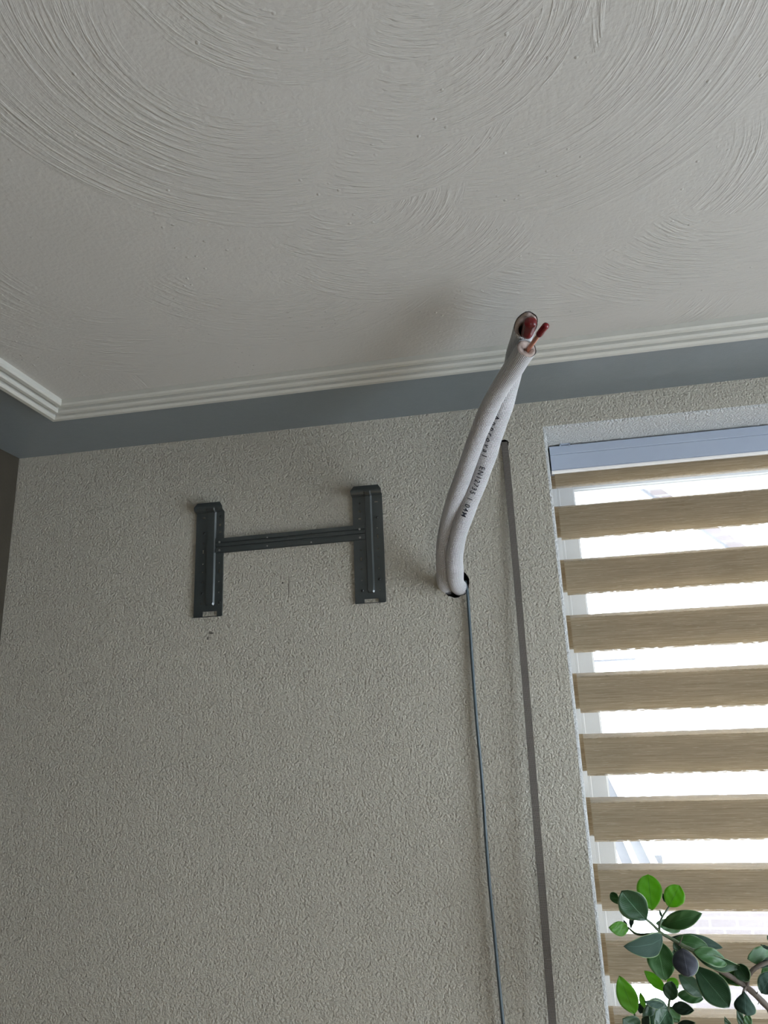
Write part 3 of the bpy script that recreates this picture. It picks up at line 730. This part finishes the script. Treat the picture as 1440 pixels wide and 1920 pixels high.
LV = [ # base, tip, width, material, y base, y tip, tilt, widest at, cup, bend, round
 ((528, 740), (340, 522), 215, 'leafD', -.13, -.15, .15, .60, .10, .06, .62),
 ((570, 668), (540, 398), 184, 'leafB', -.10, -.09, .1, .58, .08, .05, .58),
 ((694, 640), (775, 480), 146, 'leafB', -.10, -.11, -.1, .56, .08, .05, .55),
 ((640, 775), (945, 690), 122, 'leafG', -.12, -.14, -.1, .52, .14, .10, .75),
 ((600, 765), (785, 812), 92, 'leafG', -.09, -.07, .3, .5, .1, .05, .7),
 ((645, 862), (358, 938), 160, 'leafS', -.14, -.19, .45, .52, .16, .16, .68),
 ((600, 885), (668, 1195), 200, 'leafG', -.13, -.15, .1, .52, .12, .06, .68),
 ((395, 805), (246, 797), 100, 'leafB', -.08, -.10, .15, .52, .1, .08, .72),
 ((412, 800), (432, 695), 42, 'leafS', -.08, -.07, .6, .5, .1, .05, .8),
 ((330, 625), (262, 535), 66, 'leafG', -.08, -.07, .2, .6, .1, .05, .6),
 ((385, 795), (358, 740), 24, 'leafS', -.08, -.08, .2, .5, .1, .05, .9),
 ((690, 880), (1098, 948), 100, 'leafS', -.06, -.05, .2, .5, .1, .12, .8),
 ((730, 890), (995, 945), 110, 'leafG', -.08, -.08, .1, .5, .1, .1, .7),
 ((745, 880), (770, 1010), 60, 'leafD', -.08, -.08, .1, .5, .1, .05, .7),
 ((735, 960), (760, 1090), 60, 'leafD', -.10, -.10, .1, .5, .1, .05, .7),
 ((800, 955), (842, 1166), 182, 'leafP', -.17, -.20, .1, .48, -.18, .10, .58),
 ((850, 950), (1238, 1092), 110, 'leafD', -.12, -.12, -.5, .5, .25, .12, .72),
 ((880, 975), (1130, 1070), 120, 'leafG', -.14, -.13, .3, .5, .15, .08, .65),
 ((890, 985), (1110, 1110), 90, 'leafD', -.11, -.11, .3, .5, .15, .02, .65),
 ((1262, 1212), (1062, 1075), 130, 'leafG', -.12, -.10, .25, .52, .2, .08, .62),
 ((1295, 1200), (1215, 1070), 120, 'leafD', -.13, -.12, .3, .52, .2, .08, .55),
 ((1240, 1232), (1070, 1120), 74, 'leafB', -.10, -.08, .1, .5, .1, .03, .7),
 ((885, 1080), (1150, 1395), 205, 'leafD', -.14, -.17, .1, .60, .10, .05, .68),
 ((770, 1150), (950, 1310), 120, 'leafD', -.10, -.10, .1, .5, .1, .05, .7),
 ((440, 1446), (325, 1160), 148, 'leafB', -.10, -.12, .1, .52, .1, .05, .72),
 ((515, 1402), (482, 1286), 44, 'leafB', -.10, -.10, .1, .5, .1, .05, .75),
 ((678, 1275), (512, 1122), 84, 'leafB', -.09, -.08, .3, .5, .1, -.06, .75),
 ((765, 1250), (685, 1180), 90, 'leafB', -.08, -.08, .1, .5, .1, .1, .65),
 ((702, 1340), (718, 1200), 108, 'leafD', -.12, -.12, .1, .50, .1, .05, .58),
 ((760, 1300), (955, 1332), 86, 'leafG', -.08, -.08, .1, .48, .1, .08, .68),
 ((722, 1392), (885, 1420), 86, 'leafS', -.11, -.13, .1, .5, .1, .05, .7),
 ((700, 1390), (768, 1508), 92, 'leafG', -.11, -.11, .1, .5, .1, .05, .66),
 ((685, 1390), (500, 1490), 190, 'leafD', -.12, -.14, .2, .5, .15, .08, .6),
 ((690, 1420), (600, 1560), 150, 'leafD', -.14, -.16, .2, .5, .15, .08, .6),
 ((655, 1375), (512, 1350), 56, 'leafS', -.15, -.17, .3, .5, .15, .1, .7),
 ((470, 1560), (350, 1480), 140, 'leafD', -.13, -.15, .1, .5, .1, .08, .6),
 ((520, 1570), (546, 1458), 80, 'leafS', -.16, -.17, .5, .5, .1, .05, .85),
 ((760, 1530), (895, 1512), 50, 'leafS', -.11, -.13, .1, .5, .1, .05, .7),
 ((480, 1440), (500, 1360), 60, 'leafS', -.07, -.07, .3, .5, .1, .05, .75),
 ((1162, 1560), (1114, 1466), 44, 'leafD', -.11, -.12, .1, .5, .1, .05, .85),
 ((1262, 1275), (1275, 1455), 150, 'leafS', -.14, -.16, .2, .64, -.2, .06, .70),
 ((1215, 1380), (1240, 1560), 50, 'leafD', -.12, -.12, .3, .5, .1, .05, .8),
 ((1290, 1430), (1280, 1570), 62, 'leafG', -.13, -.13, .3, .5, .1, .05, .8),
 ((1470, 985), (1287, 1032), 120, 'leafG', -.10, -.12, .1, .5, .1, .05, .66),
 ((1500, 1010), (1345, 1092), 60, 'leafS', -.12, -.12, .5, .5, .1, .08, .8),
 ((1500, 1080), (1398, 1190), 100, 'leafG', -.10, -.10, .1, .5, .1, .05, .7),
 ((1480, 1130), (1388, 1288), 130, 'leafS', -.13, -.14, .1, .55, .1, .05, .62),
 ((1470, 960), (1385, 925), 26, 'leafS', -.12, -.12, .4, .5, .1, .05, .9),
 ((1470, 900), (1436, 856), 40, 'leafD', -.11, -.11, .1, .5, .1, .05, .7),
 ((645, 720), (626, 664), 18, 'leafD', -.11, -.11, .1, .5, .1, .15, .9),
 ((690, 620), (652, 540), 34, 'leafS', -.09, -.09, .5, .5, .1, .1, .85)]
for a in LV: leaf(*a)
def stem(pts, r0, r1, mat='bark', name='stem'):
    bm = bmesh.new(); tube(bm, dense([p if isinstance(p, Vector) else pc(*p) for p in pts], 7), lambda f: (r0+(r1-r0)*f)*(1+.06*math.sin(f*60)), 12)
    return obj(name, bm, M[mat], plant)
stem([Vector((.50, -.09, WZ0+.16)), Vector((.50, -.11, WZ0+.24)), (1600, 1560, -.12), (1440, 1395, -.125), (1300, 1260, -.125), (1160, 1165, -.125), (1030, 1092, -.125)], .0060, .0032)
stem([(1030, 1092, -.125), (900, 985, -.125), (800, 930, -.125), (700, 872, -.125), (640, 838, -.125), (575, 775, -.125), (520, 728, -.13)], .0032, .0016, 'stemG', 'branch')
stem([(625, 820, -.125), (628, 770, -.115), (650, 712, -.108), (698, 640, -.10)], .0020, .0012, 'stemG', 'branch')
stem([(1278, 1235, -.125), (1292, 1160, -.125), (1345, 1100, -.125), (1430, 1060, -.125), (1520, 1040, -.12)], .0036, .0026, 'bark', 'branch')
stem([(640, 840, -.125), (500, 850, -.10), (440, 838, -.085), (390, 795, -.08)], .0020, .0014, 'stemG', 'branch')
stem([(1285, 1225, -.125), (1265, 1255, -.13), (1250, 1290, -.14)], .0020, .0014, 'bark', 'branch')
stem([Vector((.47, -.08, WZ0+.16)), (760, 1900, -.11), (700, 1640, -.115), (692, 1500, -.115), (694, 1400, -.118), (702, 1335, -.12)], .0032, .0015, 'stemG', 'branch')
stem([Vector((.45, -.07, WZ0+.16)), (560, 1800, -.10), (470, 1600, -.10), (438, 1440, -.10)], .0028, .0013, 'stemG', 'branch')
for (a, b) in (((1270, 1245), (1276, 1285)), ((1355, 1295), (1362, 1275)), ((1372, 1350), (1365, 1372)), ((770, 930), (800, 860))):
    stem([(*a, -.128), ((a[0]+b[0])/2+2, (a[1]+b[1])/2, -.131), (*b, -.134)], .0008, .0004, 'bark', 'twig')
# pot (below the picture)
bm = bmesh.new(); prof = [(0, 0), (.058, 0), (.062, .004), (.078, .135), (.083, .137), (.083, .155), (.076, .155), (.074, .140), (0, .140)]
rings = []
for r, z in prof:
    rings.append([bm.verts.new((.48+r*math.cos(2*math.pi*k/32), -.08+r*math.sin(2*math.pi*k/32), WZ0+z)) for k in range(32)] if r else [bm.verts.new((.48, -.08, WZ0+z))])
for a, b in zip(rings, rings[1:]):
    for k in range(32):
        k2 = (k+1) % 32
        if len(a) == 1: bm.faces.new((a[0], b[k], b[k2]))
        elif len(b) == 1: bm.faces.new((a[k], a[k2], b[0]))
        else: bm.faces.new((a[k], a[k2], b[k2], b[k]))
obj('pot', bm, M['pot'], plant, True)
bm = bmesh.new()
prism(bm, [(.48+.0735*math.cos(2*math.pi*k/32), -.08+.0735*math.sin(2*math.pi*k/32)) for k in range(32)], 'z', WZ0+.1402, WZ0+.150)
obj('soil', bm, M['soil'], plant)

# ------------------------------------------------------------------ neighbour's house outside
YH = 7.0
house = thing('neighbour_house', 'pale brick house across the garden seen between the blind bands', 'house', (2.5, YH+.5, 0))
def hp(x, y, Y=YH): p = px(x, y, Y); return (p.x, p.z)
bm = bmesh.new()    # brick gable verge running down to the right
a, b = hp(1165, 889), hp(1500, 1116); c, d = hp(1500, 1092), hp(1192, 884)
prism(bm, [a, b, c, d], 'y', YH, YH+.08); obj('brick_verge', bm, M['brick'], house)
bm = bmesh.new(); a2, b2 = hp(1165, 891), hp(1500, 1119); prism(bm, [a, b, (b[0], b[1]-.03), (a[0], a[1]-.03)], 'y', YH-.01, YH+.03); obj('verge_board', bm, M['hgrey'], house)
bm = bmesh.new(); prism(bm, [d, c, hp(1500, 1710), (hp(1500, 1710)[0]+4, hp(1500, 1710)[1]), (d[0]+8, d[1]+1)], 'y', YH+.02, YH+.28)
obj('gable_wall', bm, M['hbrick_white'], house)
(x0, z1), (x1, _) = hp(1255, 1712, YH-.5), hp(1620, 1712, YH-.5)
obj('brick_wall', boxes((x0, x1, YH-.5, YH-.3, -3.0, z1)), M['brick'], house)
# sloping slate roof with light battens, at the left
def rp(x, y, Y): return px(x, y, Y)
bm = bmesh.new()
qs = [rp(1040, 1452, 7.2), rp(1143, 1452, 7.2), rp(1262, 1690, 5.6), rp(1060, 1690, 5.6)]
vs = [bm.verts.new(q) for q in qs]; vb = [bm.verts.new(q+Vector((0, .1, -.08))) for q in qs]
bm.faces.new(vs); bm.faces.new(vb[::-1])
for i in range(4): bm.faces.new((vs[i], vs[(i+1) % 4], vb[(i+1) % 4], vb[i]))
roof = obj('roof', bm, M['hslate'], house)
for k, (xa, xb) in enumerate(((1142, 1261), (1118, 1222), (1092, 1186), (1070, 1140))):
    p, q = rp(xa, 1452, 7.2), rp(xb, 1690, 5.6); bm = bmesh.new()
    up = Vector((0, -.02, .03)); vs = [bm.verts.new(v) for v in (p-Vector((.025, 0, 0))+up, p+Vector((.025, 0, 0))+up, q+Vector((.025, 0, 0))+up, q-Vector((.025, 0, 0))+up)]
    vb = [bm.verts.new(v.co-up*1.2) for v in vs]; bm.faces.new(vs); bm.faces.new(vb[::-1])
    for i in range(4): bm.faces.new((vs[i], vs[(i+1) % 4], vb[(i+1) % 4], vb[i]))
    obj('roof_batten', bm, M['hbrick_white'], roof)
(x0, z0), (x1, z1) = hp(1222, 1618, 7.4), hp(1241, 1604, 7.4)
obj('chimney', boxes((x0, x1, 7.4, 7.7, z0-.4, z1)), M['hgrey'], house)
(x0, z0), (x1, z1) = hp(1080, 1243, 7.4), hp(1191, 1234, 7.4)
obj('gutter', boxes((x0, x1, 7.35, 7.5, z0, z1), bev=.01), M['hgrey'], house)
